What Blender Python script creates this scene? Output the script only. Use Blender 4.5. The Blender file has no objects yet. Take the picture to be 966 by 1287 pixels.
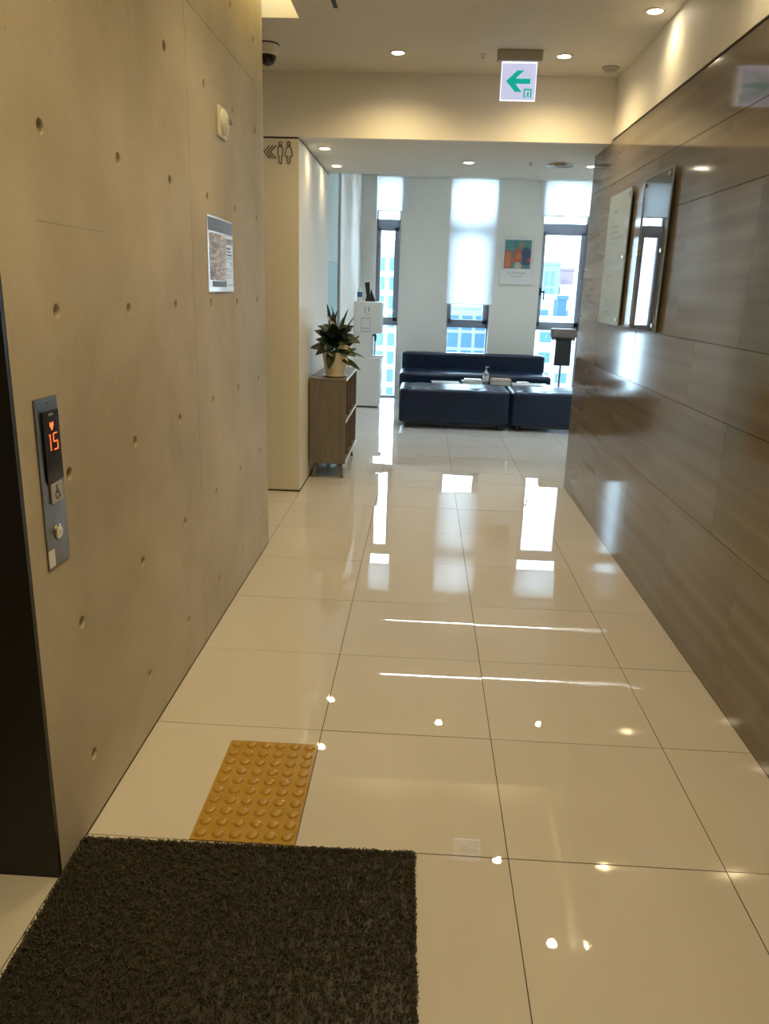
import bpy, bmesh, math, random
import numpy as np
from mathutils import Vector, Matrix
random.seed(7); np.random.seed(7)
scene = bpy.context.scene
C = scene.collection

# ------------------------------------------------------------------ camera
PITCH, YAW, ROLL, CAMH, FPX = 0.280404, -0.0421637, 0.0301846, 1.5197, 972.22
_f = Vector((math.sin(YAW)*math.cos(PITCH), math.cos(YAW)*math.cos(PITCH), -math.sin(PITCH)))
_r = Vector((math.cos(YAW), -math.sin(YAW), 0)); _u = _r.cross(_f)
_r2 = _r*math.cos(ROLL) + _u*math.sin(ROLL); _u2 = -_r*math.sin(ROLL) + _u*math.cos(ROLL)
camd = bpy.data.cameras.new('camera'); cam = bpy.data.objects.new('camera', camd); C.objects.link(cam)
M = Matrix((( _r2.x,_u2.x,-_f.x,0),(_r2.y,_u2.y,-_f.y,0),(_r2.z,_u2.z,-_f.z,CAMH),(0,0,0,1)))
cam.matrix_world = M
camd.sensor_fit = 'HORIZONTAL'; camd.sensor_width = 36; camd.lens = FPX/966*36
camd.clip_start = 0.05; camd.clip_end = 1000
scene.camera = cam

# ------------------------------------------------------------------ world, exposure, daylight
world = bpy.data.worlds.new('sky'); scene.world = world; world.use_nodes = True
bg = world.node_tree.nodes['Background']
bg.inputs['Color'].default_value = (0.58, 0.80, 1.0, 1); bg.inputs['Strength'].default_value = 9.5
vs = scene.view_settings
vs.view_transform = 'Standard'; vs.look = 'None'; vs.exposure = 0.67; vs.gamma = 1.0; vs.use_curve_mapping = False
WARM = (1.0, 0.74, 0.36)
HALL_W, LOBBY_W = 38.0, 10.0

# ------------------------------------------------------------------ materials
def mat(name, col, rough=.5, metal=0, spec=.5, emit=None, es=0, ior=1.5, coat=0, alpha=1, trans=0):
    m = bpy.data.materials.new(name); m.use_nodes = True
    b = m.node_tree.nodes['Principled BSDF']
    b.inputs['Base Color'].default_value = (*col, 1); b.inputs['Roughness'].default_value = rough
    b.inputs['Metallic'].default_value = metal; b.inputs['IOR'].default_value = ior
    b.inputs['Specular IOR Level'].default_value = spec
    b.inputs['Coat Weight'].default_value = coat; b.inputs['Coat Roughness'].default_value = .05
    b.inputs['Transmission Weight'].default_value = trans
    if emit: b.inputs['Emission Color'].default_value = (*emit, 1); b.inputs['Emission Strength'].default_value = es
    return m
def nodes(m): return m.node_tree.nodes, m.node_tree.links, m.node_tree.nodes['Principled BSDF']
def noise_col(m, c1, c2, scale=5, stretch=(1,1,1), detail=6, lo=.3, hi=.7, rough=.6, dist=0, bump=0, bscale=None, objrand=0):
    n, l, b = nodes(m)
    tc = n.new('ShaderNodeTexCoord'); mp = n.new('ShaderNodeMapping'); mp.inputs['Scale'].default_value = stretch
    l.new(tc.outputs['Object'], mp.inputs['Vector'])
    vec = mp.outputs['Vector']
    if objrand:
        oi = n.new('ShaderNodeObjectInfo'); mu = n.new('ShaderNodeVectorMath'); mu.operation = 'ADD'
        sc = n.new('ShaderNodeMath'); sc.operation = 'MULTIPLY'; sc.inputs[1].default_value = 57
        l.new(oi.outputs['Random'], sc.inputs[0]); l.new(vec, mu.inputs[0]); l.new(sc.outputs[0], mu.inputs[1]); vec = mu.outputs[0]
    t = n.new('ShaderNodeTexNoise'); t.inputs['Scale'].default_value = scale; t.inputs['Detail'].default_value = detail
    t.inputs['Roughness'].default_value = rough; t.inputs['Distortion'].default_value = dist
    l.new(vec, t.inputs['Vector'])
    r = n.new('ShaderNodeValToRGB'); r.color_ramp.elements[0].position = lo; r.color_ramp.elements[1].position = hi
    r.color_ramp.elements[0].color = (*c1, 1); r.color_ramp.elements[1].color = (*c2, 1)
    l.new(t.outputs['Fac'], r.inputs['Fac']); l.new(r.outputs['Color'], b.inputs['Base Color'])
    if bump:
        t2 = t
        if bscale:
            t2 = n.new('ShaderNodeTexNoise'); t2.inputs['Scale'].default_value = bscale; t2.inputs['Detail'].default_value = 3
            l.new(vec, t2.inputs['Vector'])
        bp = n.new('ShaderNodeBump'); bp.inputs['Strength'].default_value = bump; bp.inputs['Distance'].default_value = .002
        l.new(t2.outputs['Fac'], bp.inputs['Height']); l.new(bp.outputs['Normal'], b.inputs['Normal'])
    return r, t, vec

MT = {}
MT['paint'] = mat('white_paint', (.80,.78,.72), .6); noise_col(MT['paint'], (.78,.76,.70), (.81,.79,.735), 3)
MT['ceil'] = mat('ceiling_paint', (.72,.70,.65), .7); noise_col(MT['ceil'], (.70,.68,.63), (.73,.71,.66), 2)
MT['cream'] = mat('cream_paint', (.80,.76,.66), .55); noise_col(MT['cream'], (.70,.67,.59), (.73,.70,.62), 2)
MT['tile'] = mat('polished_porcelain', (.7,.62,.5), .004, ior=1.6)
noise_col(MT['tile'], (.57,.55,.52), (.63,.61,.58), 1.6, (1,.35,1), 7, .3, .72, .55, .6, objrand=1)
MT['grout'] = mat('grout', (.10,.08,.055), .9); noise_col(MT['grout'], (.035,.028,.020), (.06,.048,.035), 40)
MT['conc'] = mat('fair_faced_concrete', (.4,.36,.3), .75, spec=.2)
def concrete():
    m = MT['conc']; n, l, b = nodes(m)
    r, t, vec = noise_col(m, (.42,.368,.275), (.585,.52,.405), 2.1, (1,.75,.7), 10, .33, .68, .58, .2)
    tc = n.new('ShaderNodeTexCoord')
    t2 = n.new('ShaderNodeTexNoise'); t2.inputs['Scale'].default_value = 60; t2.inputs['Detail'].default_value = 4
    l.new(tc.outputs['Object'], t2.inputs['Vector'])
    v = n.new('ShaderNodeTexVoronoi'); v.inputs['Scale'].default_value = 16; l.new(tc.outputs['Object'], v.inputs['Vector'])
    rv = n.new('ShaderNodeValToRGB'); rv.color_ramp.elements[0].position = .02; rv.color_ramp.elements[1].position = .05
    rv.color_ramp.elements[0].color = (.45,.45,.45,1); rv.color_ramp.elements[1].color = (1,1,1,1)
    l.new(v.outputs['Distance'], rv.inputs['Fac'])
    t3 = n.new('ShaderNodeTexNoise'); t3.inputs['Scale'].default_value = 2.2; l.new(tc.outputs['Object'], t3.inputs['Vector'])
    g = n.new('ShaderNodeMath'); g.operation = 'GREATER_THAN'; g.inputs[1].default_value = .57; l.new(t3.outputs['Fac'], g.inputs[0])
    mx = n.new('ShaderNodeMixRGB'); mx.blend_type = 'MULTIPLY'; l.new(g.outputs[0], mx.inputs['Fac'])
    l.new(r.outputs['Color'], mx.inputs['Color1']); l.new(rv.outputs['Color'], mx.inputs['Color2'])
    mx2 = n.new('ShaderNodeMixRGB'); mx2.blend_type = 'OVERLAY'; mx2.inputs['Fac'].default_value = .06
    l.new(mx.outputs['Color'], mx2.inputs['Color1']); l.new(t2.outputs['Fac'], mx2.inputs['Color2'])
    l.new(mx2.outputs['Color'], b.inputs['Base Color'])
    bp = n.new('ShaderNodeBump'); bp.inputs['Strength'].default_value = .12; bp.inputs['Distance'].default_value = .002
    l.new(t2.outputs['Fac'], bp.inputs['Height']); l.new(bp.outputs['Normal'], b.inputs['Normal'])
concrete()
MT['stone'] = mat('veined_stone', (.3,.25,.2), .08, spec=.38)
def stone():
    m = MT['stone']; n, l, b = nodes(m)
    r, t, vec = noise_col(m, (.152,.128,.101), (.222,.188,.151), 2.2, (1,.2,8), 3.5, .28, .74, .5, .05, objrand=1)
    t2 = n.new('ShaderNodeTexNoise'); t2.inputs['Scale'].default_value = 5; t2.inputs['Detail'].default_value = 4
    mp = n.new('ShaderNodeMapping'); mp.inputs['Scale'].default_value = (1,.6,9); l.new(vec, mp.inputs['Vector'])
    tc = n.new('ShaderNodeTexCoord'); mp2 = n.new('ShaderNodeMapping'); mp2.inputs['Scale'].default_value = (1,.5,9)
    l.new(tc.outputs['Object'], mp2.inputs['Vector']); l.new(mp2.outputs['Vector'], t2.inputs['Vector'])
    bp = n.new('ShaderNodeBump'); bp.inputs['Strength'].default_value = .008; bp.inputs['Distance'].default_value = .002
    l.new(t2.outputs['Fac'], bp.inputs['Height'])
stone()
MT['dark_gap'] = mat('dark_joint', (.05,.042,.035), .8)
MT['black_steel'] = mat('black_steel', (.012,.010,.009), .45)
MT['steel'] = mat('brushed_steel', (.42,.40,.38), .28, 1)
MT['steel_dark'] = mat('steel_dark_reflection', (.20,.185,.17), .30, 1)  # steel darkened to include the dark surroundings it mirrors
MT['chrome'] = mat('chrome', (.8,.8,.8), .12, 1)
MT['black_gloss'] = mat('black_gloss', (.012,.012,.012), .08)
MT['red_led'] = mat('red_led', (.2,.02,.01), .4, emit=(1,.12,.02), es=1.5)
MT['white_plastic'] = mat('white_plastic', (.78,.77,.74), .35)
MT['grey_plastic'] = mat('grey_plastic', (.42,.41,.40), .45)
MT['black_plastic'] = mat('black_plastic', (.015,.015,.017), .4)
MT['ink'] = mat('black_ink', (.02,.02,.02), .6)
MT['ink_grey'] = mat('grey_ink', (.28,.28,.28), .6)
MT['ink_pale'] = mat('pale_ink', (.22,.27,.33), .1, spec=.7)
MT['sign_ink'] = mat('dark_sign_vinyl', (.035,.028,.02), .5)
MT['leather'] = mat('black_leather_haze_blue', (.011,.017,.03), .30, spec=.35); noise_col(MT['leather'], (.001,.008,.027), (.002,.012,.038), 8, bump=.25, bscale=90)  # navy in the base stands for window haze and sky sheen
MT['wood'] = mat('walnut_laminate', (.3,.2,.12), .42); noise_col(MT['wood'], (.130,.114,.099), (.188,.166,.144), 3, (9,9,.6), 6, .3, .7, .6, .5)
MT['wood_in'] = mat('dark_wood_inside', (.20,.14,.09), .55); noise_col(MT['wood_in'], (.17,.12,.08), (.22,.155,.10), 3, (9,9,.6))
MT['pot'] = mat('glazed_cream_ceramic', (.66,.60,.48), .35)
MT['soil'] = mat('soil', (.03,.02,.015), .9); noise_col(MT['soil'], (.02,.015,.01), (.05,.035,.025), 60)
MT['leaf'] = mat('dark_green_leaf', (.02,.045,.022), .35); noise_col(MT['leaf'], (.008,.021,.014), (.024,.050,.024), 9, (1,1,1), objrand=1)
MT['leaf2'] = mat('mid_green_leaf', (.06,.10,.03), .4); noise_col(MT['leaf2'], (.025,.05,.02), (.075,.11,.04), 9, objrand=1)
MT['leaf3'] = mat('pale_variegated_leaf', (.5,.5,.3), .45); noise_col(MT['leaf3'], (.35,.38,.18), (.62,.60,.42), 12, objrand=1)
MT['petal'] = mat('white_petal', (.75,.68,.62), .5)
MT['frame'] = mat('grey_aluminium_hazed', (.36,.40,.50), .45, .1)  # lightened and blued to include the bright haze around the windows
MT['mat_dark'] = mat('coil_mat_vinyl', (.032,.028,.017), .55); noise_col(MT['mat_dark'], (.024,.022,.013), (.075,.066,.040), 60)
MT['tactile'] = mat('yellow_tactile_plastic', (.3,.15,.03), .2); noise_col(MT['tactile'], (.38,.225,.034), (.44,.265,.042), 8)
MT['bwhite'] = mat('pale_facade', (.26,.26,.25), .8); noise_col(MT['bwhite'], (.24,.24,.235), (.28,.28,.27), .1)
MT['bgrey'] = mat('grey_facade', (.36,.38,.40), .8); noise_col(MT['bgrey'], (.13,.145,.155), (.16,.17,.18), .1)
MT['bteal'] = mat('teal_glass_facade', (.115,.165,.16), .5, spec=.2)
MT['bpink'] = mat('pink_facade', (.15,.105,.125), .8)
MT['bpinkwin'] = mat('pink_window', (.11,.08,.10), .6)
MT['bglass'] = mat('far_window_glass', (.065,.115,.135), .5, spec=.15)
MT['bblue'] = mat('far_blue_glass', (.032,.075,.125), .5, spec=.15)
MT['street'] = mat('street_ground', (.4,.4,.4), .9); noise_col(MT['street'], (.35,.35,.35), (.45,.45,.45), .05)
MT['art_teal'] = mat('print_teal', (.07,.20,.19), .6); MT['art_red'] = mat('print_red', (.36,.09,.055), .6)
MT['art_orange'] = mat('print_orange', (.42,.17,.07), .6); MT['art_navy'] = mat('print_navy', (.03,.045,.11), .6)
MT['art_cream'] = mat('print_cream', (.5,.45,.36), .6)
MT['paper'] = mat('white_paper', (.76,.75,.74), .6)
MT['photo'] = mat('printed_photo', (.45,.38,.33), .5, spec=.25); noise_col(MT['photo'], (.25,.20,.18), (.62,.56,.52), 6, (1,4,1), 3, .35,.6, .5, 2.5)
MT['header'] = mat('slate_print', (.13,.14,.16), .5, spec=.25)
MT['laminate'] = mat('laminated_sheet', (.66,.65,.63), .18, spec=.3)
MT['frost'] = mat('frosted_acrylic_daylight_tint', (.36,.46,.58), .05, spec=.8)  # bluish base stands for the daylit wall mirrored in white acrylic
MT['lens'] = mat('downlight_lens', (1,1,1), .5, emit=(1,.86,.62), es=34)
MT['line'] = mat('led_line_lens', (1,1,1), .5, emit=(.82,.93,1), es=70)  # real lamp, tinted cool and brightened to make up for lowered daylight
MT['added_lamp'] = mat('added_lamp_lens', (1,1,1), .5, emit=(1,.97,.92), es=22)
MT['cove'] = mat('cove_strip_lens', (1,1,1), .5, emit=(1,.74,.24), es=13.0)
MT['exit_face'] = mat('exit_panel_face', (.5,.55,.7), .3, emit=(.66,.70,1), es=.45)
MT['exit_edge'] = mat('exit_panel_edge', (.8,.85,1), .3, emit=(.85,.90,1), es=.8)
MT['exit_green'] = mat('exit_green', (.0,.26,.19), .4, emit=(.0,.52,.42), es=.42)
MT['sanitizer'] = mat('clear_gel', (.55,.62,.62), .15, trans=.5)
MT['blue_label'] = mat('blue_label', (.04,.10,.32), .4)
MT['brown_cover'] = mat('brown_cover', (.30,.19,.11), .5)
MT['head_brown'] = mat('taupe_plastic', (.16,.125,.11), .4)

def thin_glass(name, tint, gloss_rough=.0, diff=None, dfac=0.0, ior=1.5):
    m = bpy.data.materials.new(name); m.use_nodes = True; n = m.node_tree.nodes; l = m.node_tree.links
    n.remove(n['Principled BSDF']); out = n['Material Output']
    tr = n.new('ShaderNodeBsdfTransparent'); tr.inputs['Color'].default_value = (*tint, 1)
    gl = n.new('ShaderNodeBsdfGlossy'); gl.inputs['Roughness'].default_value = gloss_rough
    fr = n.new('ShaderNodeFresnel'); fr.inputs['IOR'].default_value = ior
    base = tr
    if diff:
        d = n.new('ShaderNodeBsdfDiffuse'); d.inputs['Color'].default_value = (*diff, 1)
        mx = n.new('ShaderNodeMixShader'); mx.inputs[0].default_value = dfac
        l.new(tr.outputs[0], mx.inputs[1]); l.new(d.outputs[0], mx.inputs[2]); base = mx
    mix = n.new('ShaderNodeMixShader'); l.new(fr.outputs[0], mix.inputs[0]); l.new(base.outputs[0], mix.inputs[1]); l.new(gl.outputs[0], mix.inputs[2])
    l.new(mix.outputs[0], out.inputs['Surface'])
    return m
MT['pane'] = thin_glass('window_glass', (.93,.97,.97))
MT['acrylic'] = thin_glass('clear_acrylic', (.90,.92,.92), .0, (.66,.68,.68), .15, 1.6)
MT['teal_clear'] = thin_glass('teal_glass', (.70,.90,.88), .55, (.46,.58,.565), .8, 1.08)
MT['teal_frost'] = thin_glass('teal_frosted_glass', (.5,.8,.8), .6, (.25,.46,.475), .93, 1.08)
def blind_mat():
    m = bpy.data.materials.new('roller_blind_fabric'); m.use_nodes = True; n = m.node_tree.nodes; l = m.node_tree.links
    n.remove(n['Principled BSDF']); out = n['Material Output']
    d = n.new('ShaderNodeBsdfDiffuse'); d.inputs['Color'].default_value = (.74,.75,.76,1)
    t = n.new('ShaderNodeBsdfTranslucent'); t.inputs['Color'].default_value = (.92,.90,.90,1)
    tr = n.new('ShaderNodeBsdfTransparent')
    a = n.new('ShaderNodeMixShader'); a.inputs[0].default_value = .88; l.new(d.outputs[0], a.inputs[1]); l.new(t.outputs[0], a.inputs[2])
    b = n.new('ShaderNodeMixShader'); b.inputs[0].default_value = .05; l.new(a.outputs[0], b.inputs[1]); l.new(tr.outputs[0], b.inputs[2])
    l.new(b.outputs[0], out.inputs['Surface'])
    return m
MT['blind'] = blind_mat()

# ------------------------------------------------------------------ mesh helpers
class MB:
    def __init__(s): s.v = []; s.f = []
    def add(s, vs, fs):
        k = len(s.v); s.v += [tuple(p) for p in vs]; s.f += [tuple(i+k for i in f) for f in fs]; return s
    def box(s, x0, x1, y0, y1, z0, z1):
        x0,x1 = min(x0,x1),max(x0,x1); y0,y1 = min(y0,y1),max(y0,y1); z0,z1 = min(z0,z1),max(z0,z1)
        return s.add([(x0,y0,z0),(x1,y0,z0),(x1,y1,z0),(x0,y1,z0),(x0,y0,z1),(x1,y0,z1),(x1,y1,z1),(x0,y1,z1)],
                     [(3,2,1,0),(4,5,6,7),(0,1,5,4),(1,2,6,5),(2,3,7,6),(3,0,4,7)])
    def lathe(s, prof, seg=24, c=(0,0,0), axis='z', caps=True):
        # prof: list of (r, h)
        vs = []
        for r, h in prof:
            for k in range(seg):
                a = 2*math.pi*k/seg; p = (r*math.cos(a), r*math.sin(a), h)
                if axis == 'x': p = (p[2], p[0], p[1])
                if axis == 'y': p = (p[1], p[2], p[0])
                vs.append((p[0]+c[0], p[1]+c[1], p[2]+c[2]))
        fs = []
        for i in range(len(prof)-1):
            for k in range(seg):
                a = i*seg+k; b = i*seg+(k+1) % seg; fs.append((a, b, b+seg, a+seg))
        if caps:
            if prof[0][0] > 1e-5: fs.append(tuple(reversed(range(seg))))
            if prof[-1][0] > 1e-5: fs.append(tuple(range((len(prof)-1)*seg, len(prof)*seg)))
        return s.add(vs, fs)
    def cyl(s, r, h0, h1, seg=20, c=(0,0,0), axis='z'): return s.lathe([(r,h0),(r,h1)], seg, c, axis)
    def prism(s, pts, a0, a1, axis='y'):
        # 2-D outline extruded along axis; pts for 'y': (x,z); 'x': (y,z); 'z': (x,y)
        n = len(pts)
        def P(p, a):
            return {'y': (p[0], a, p[1]), 'x': (a, p[0], p[1]), 'z': (p[0], p[1], a)}[axis]
        vs = [P(p, a0) for p in pts] + [P(p, a1) for p in pts]
        fs = [tuple(range(n)), tuple(reversed(range(n, 2*n)))] + [(i, i+n, (i+1) % n+n, (i+1) % n) for i in range(n)]
        return s.add(vs, fs)
    def tube(s, pts, r, seg=8, closed=False):
        pts = [Vector(p) for p in pts]; n = len(pts); rs = r if isinstance(r, (list, tuple)) else [r]*n
        vs = []; up0 = None
        for i, p in enumerate(pts):
            if closed: d = pts[(i+1) % n]-pts[i-1]
            else: d = pts[min(i+1, n-1)]-pts[max(i-1, 0)]
            d.normalize(); ref = Vector((0,0,1)) if abs(d.z) < .95 else Vector((1,0,0))
            a = d.cross(ref).normalized()
            if up0 is not None and a.dot(up0) < 0 and not closed: pass
            b = a.cross(d); up0 = a
            for k in range(seg):
                t = 2*math.pi*k/seg; vs.append(tuple(p+a*math.cos(t)*rs[i]+b*math.sin(t)*rs[i]))
        fs = []
        for i in range(n if closed else n-1):
            j = (i+1) % n
            for k in range(seg): fs.append((i*seg+k, i*seg+(k+1) % seg, j*seg+(k+1) % seg, j*seg+k))
        if not closed: fs += [tuple(reversed(range(seg))), tuple(range((n-1)*seg, n*seg))]
        return s.add(vs, fs)
    def mesh(s, name, material, smooth=None):
        me = bpy.data.meshes.new(name); me.from_pydata(s.v, [], s.f)
        bm = bmesh.new(); bm.from_mesh(me); bmesh.ops.recalc_face_normals(bm, faces=bm.faces); bm.to_mesh(me); bm.free()
        if material: me.materials.append(MT[material])
        if smooth:
            for p in me.polygons: p.use_smooth = True
            me.set_sharp_from_angle(angle=math.radians(smooth))
        return me
def tag(o, label=None, cat=None, group=None, kind=None):
    if label: o['label'] = label
    if cat: o['category'] = cat
    if group: o['group'] = group
    if kind: o['kind'] = kind
    return o
def link(name, data, parent=None, loc=(0,0,0)):
    o = bpy.data.objects.new(name, data); C.objects.link(o); o.parent = parent; o.location = loc; return o
def thing(name, label, cat, loc=(0,0,0), rz=0, group=None):
    o = link(name, None, None, loc); o.rotation_euler = (0,0,rz); o.empty_display_size = .1
    return tag(o, label, cat, group)
def part(name, mb, material, parent=None, bevel=0, smooth=None, loc=(0,0,0), seg=2, kind=None, label=None):
    o = link(name, mb.mesh(name, material, smooth if smooth else (50 if bevel else None)), parent, loc)
    if bevel:
        md = o.modifiers.new('bevel', 'BEVEL'); md.width = bevel; md.segments = seg; md.limit_method = 'ANGLE'; md.harden_normals = False
        for p in o.data.polygons: p.use_smooth = True
        try: o.data.set_sharp_from_angle(angle=math.radians(30)) if not smooth else None
        except Exception: pass
    return tag(o, label, None, None, kind)
def struct(name, mb, material, label=None, **k):
    o = part(name, mb, material, **k); o['kind'] = 'structure'
    if label: o['label'] = label
    return o
def copy_tree(o, parent=None):
    c = o.copy(); C.objects.link(c); c.parent = parent
    for ch in [x for x in C.objects if x.parent == o]: copy_tree(ch, c)
    return c
def text_mb(txt, size, depth=.001):
    cu = bpy.data.curves.new('t', 'FONT'); cu.body = txt; cu.size = size; cu.extrude = depth; cu.align_x = 'CENTER'; cu.align_y = 'CENTER'; cu.resolution_u = 2
    o = bpy.data.objects.new('t', cu); C.objects.link(o)
    dg = bpy.context.evaluated_depsgraph_get(); me = bpy.data.meshes.new_from_object(o.evaluated_get(dg))
    mb = MB(); mb.add([tuple(v.co) for v in me.vertices], [tuple(p.vertices) for p in me.polygons])
    bpy.data.objects.remove(o); bpy.data.curves.remove(cu); bpy.data.meshes.remove(me)
    return mb
def xform(mb, fn): mb.v = [fn(*p) for p in mb.v]; return mb
def cushion(lx, ly, lz, r, cuts=14, tufts=(), depth=.018, sig=.035, crown=.01):
    # rounded box with base at z=0, centred in x,y
    bm = bmesh.new(); bmesh.ops.create_cube(bm, size=2)
    bmesh.ops.subdivide_edges(bm, edges=bm.edges, cuts=cuts, use_grid_fill=True)
    h = Vector((lx/2, ly/2, lz/2))
    for v in bm.verts:
        # denser sampling near the rounded borders
        p = Vector([math.copysign(abs(c)**.6, c) for c in v.co]); p = Vector((p.x*h.x, p.y*h.y, p.z*h.z))
        q = Vector([max(-(h[i]-r), min(h[i]-r, p[i])) for i in range(3)])
        d = p-q
        if d.length > 1e-6: p = q+d.normalized()*r
        if p.z > h.z*.6:
            p.z += crown*(1-(p.x/h.x)**2)*(1-(p.y/h.y)**2)
            for tx, ty in tufts: p.z -= depth*math.exp(-((p.x-tx)**2+(p.y-ty)**2)/(2*sig*sig))
        v.co = p+Vector((0,0,h.z))
    mb = MB(); bm.verts.index_update()
    mb.add([tuple(v.co) for v in bm.verts], [tuple(v.index for v in f.verts) for f in bm.faces]); bm.free()
    return mb

# ------------------------------------------------------------------ floor and its tiles
XL, XR = -.898, 1.204
T = .6; GX, GY = -.302, 1.827
floor = struct('floor', MB().box(-2.75, 6.3, -2.7, 11.5, -.06, -.0012), 'grout', 'polished beige porcelain tile floor')
full = MB().box(-T/2+.0014, T/2-.0014, -T/2+.0014, T/2-.0014, -.009, 0).mesh('tile', 'tile')
def lay(x0, x1, y0, y1):
    i0 = math.floor((x0-GX)/T+1e-4); j0 = math.floor((y0-GY)/T+1e-4)
    i = i0
    while GX+i*T < x1-.004:
        j = j0
        while GY+j*T < y1-.004:
            a, b = max(x0, GX+i*T), min(x1, GX+(i+1)*T); c, d = max(y0, GY+j*T), min(y1, GY+(j+1)*T)
            if b-a > .012 and d-c > .012:
                if b-a > T-.006 and d-c > T-.006: o = link('tile', full, floor, (GX+(i+.5)*T, GY+(j+.5)*T, 0))
                else:
                    cx, cy = (a+b)/2, (c+d)/2
                    o = part('tile', MB().box(a-cx+.0014, b-cx-.0014, c-cy+.0014, d-cy-.0014, -.009, 0), 'tile', floor, loc=(cx, cy, 0))
                o.rotation_euler = (random.gauss(0,.0006), random.gauss(0,.0006), 0); o.location.z = random.gauss(0,.00012)
            j += 1
        i += 1
lay(-.902, XR, -2.4, 6.25); lay(-2.6, -.902, 4.49, 5.74); lay(-.902, 6.2, 6.25, 11.44); lay(-1.30, -.902, .42, 1.655)

# ------------------------------------------------------------------ left concrete wall with tie holes
wl = struct('wall_left', MB().box(-1.30, -.932, 1.69, 4.47, 0, 3.15), 'conc', 'fair-faced concrete wall with rows of tie holes')
ys = [1.67]+[1.91+.4725*(k+.5) for k in range(5)]+[4.49]
zs = [0]+[.208+.4125*(k+.5) for k in range(5)]+[2.494, 3.15]
hy = [1.91+.4725*k for k in range(6)]; hz = [.208+.4125*k for k in range(7)]
def conc_panel(ia, ib, ja, jb, gap):
    mb = MB(); X = XL
    for i in range(ia, ib):
        for j in range(ja, jb):
            y0 = ys[i]+(gap if i == ia and i else 0); y1 = ys[i+1]-(gap if i == ib-1 and ib < 6 else 0)
            z0 = zs[j]+(gap if j == ja and j else 0); z1 = zs[j+1]-(gap if j == jb-1 else 0)
            cy, cz = hy[i]+random.gauss(0,.004), hz[j]+random.gauss(0,.003); N = 16; r = .0185
            sq = []; ci = []; c2 = []; c3 = []
            corners = [(y0,z0),(y1,z0),(y1,z1),(y0,z1)]
            for k in range(N):
                s = k/4; e = int(s) % 4; t = s-int(s)
                a, b = corners[e], corners[(e+1) % 4]; p = (a[0]+(b[0]-a[0])*t, a[1]+(b[1]-a[1])*t)
                ang = math.radians(-135)+2*math.pi*k/N
                sq.append((X, p[0], p[1])); ci.append((X, cy+r*math.cos(ang), cz+r*math.sin(ang)))
                c2.append((X-.004, cy+r*.86*math.cos(ang), cz+r*.86*math.sin(ang))); c3.append((X-.029, cy+r*.72*math.cos(ang), cz+r*.72*math.sin(ang)))
            fs = []
            for k in range(N):
                m = (k+1) % N
                fs += [(k, m, N+m, N+k), (N+k, N+m, 2*N+m, 2*N+k), (2*N+k, 2*N+m, 3*N+m, 3*N+k)]
            fs.append(tuple(range(3*N, 4*N)))
            mb.add(sq+ci+c2+c3, fs)
    y0 = ys[ia]+(gap if ia else 0); y1 = ys[ib]-(gap if ib < 6 else 0); z0 = zs[ja]+(gap if ja else 0); z1 = zs[jb]-gap
    b = X-.031
    for a, c in (((y0,z0),(y1,z0)),((y1,z0),(y1,z1)),((y1,z1),(y0,z1)),((y0,z1),(y0,z0))):
        mb.add([(X,*a),(X,*c),(b,*c),(b,*a)], [(0,1,2,3)])
    me = bpy.data.meshes.new('concrete_panel'); bm = bmesh.new()
    for v in mb.v: bm.verts.new(v)
    bm.verts.ensure_lookup_table()
    for f in mb.f: bm.faces.new([bm.verts[i] for i in f])
    bmesh.ops.remove_doubles(bm, verts=bm.verts, dist=1e-5); bmesh.ops.recalc_face_normals(bm, faces=bm.faces); bm.to_mesh(me); bm.free()
    me.materials.append(MT['conc']); o = link('concrete_panel', me, wl); return o
for ia, ib in ((0,3),(3,6)):
    for ja, jb in ((0,6),(6,7)):
        conc_panel(ia, ib, ja, jb, (.0012 if ja == 6 or jb >= 6 else .0002))
part('scratch', MB().box(XL-.0005, XL+.0004, 1.855, 2.235, 1.6480, 1.6491), 'wood', wl)
part('end_face', MB().box(-2.6, -.899, 4.47, 4.49, 0, 3.15), 'conc', wl)
part('skirting_gap', MB().box(-.899, -.8965, 1.68, 4.485, 0, .006), 'dark_gap', wl)
struct('wall_left_rear', MB().box(-1.30, XL, -2.5, .42, 0, 3.15), 'conc', 'concrete wall on the other side of the lift door')
lift = struct('door_1', MB().box(-1.34, -1.30, .40, 1.68, 0, 2.5), 'black_steel', 'black steel lift doorway')
part('jamb', MB().box(-1.30, XL-.001, 1.655, 1.669, 0, 3.15), 'black_steel', lift)
part('jamb', MB().box(-1.30, XL-.001, .42, .434, 0, 3.15), 'black_steel', lift)
part('door_leaf', MB().box(-1.30, -1.285, .436, 1.044, .004, 2.2), 'steel', lift); part('door_leaf', MB().box(-1.30, -1.285, 1.048, 1.653, .004, 2.2), 'steel', lift)
part('lintel', MB().box(-1.30, XL-.002, .436, 1.653, 2.2, 3.15), 'black_steel', lift)

# ------------------------------------------------------------------ right stone wall
wr = struct('wall_right', MB().box(1.224, 1.36, -2.5, 6.25, 0, 2.5), 'dark_gap', 'wall clad in long polished brown stone slabs')
zc = [0, .60, 1.05, 1.34, 1.95, 2.23, 2.506]; off = [2.77, 3.07, 3.58, 3.08, 3.48, 2.9]; PL = [.8,.9,1.0,.8,1.0,1.1]
for k in range(6):
    y = off[k]-PL[k]*8; 
    while y < 6.25:
        a, b = max(y, -2.4), min(y+PL[k], 6.25)
        if b-a > .03:
            cy, cz = (a+b)/2, (zc[k]+zc[k+1])/2; hy_, hz_ = (b-a)/2-.0006, (zc[k+1]-zc[k])/2-.0013
            o = part('stone_slab', MB().box(0, .02, -hy_, hy_, -hz_, hz_), 'stone', wr, loc=(XR, cy, cz))
            o.rotation_euler = (0, random.gauss(0,.0008), random.gauss(0,.0006))
        y += PL[k]
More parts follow.
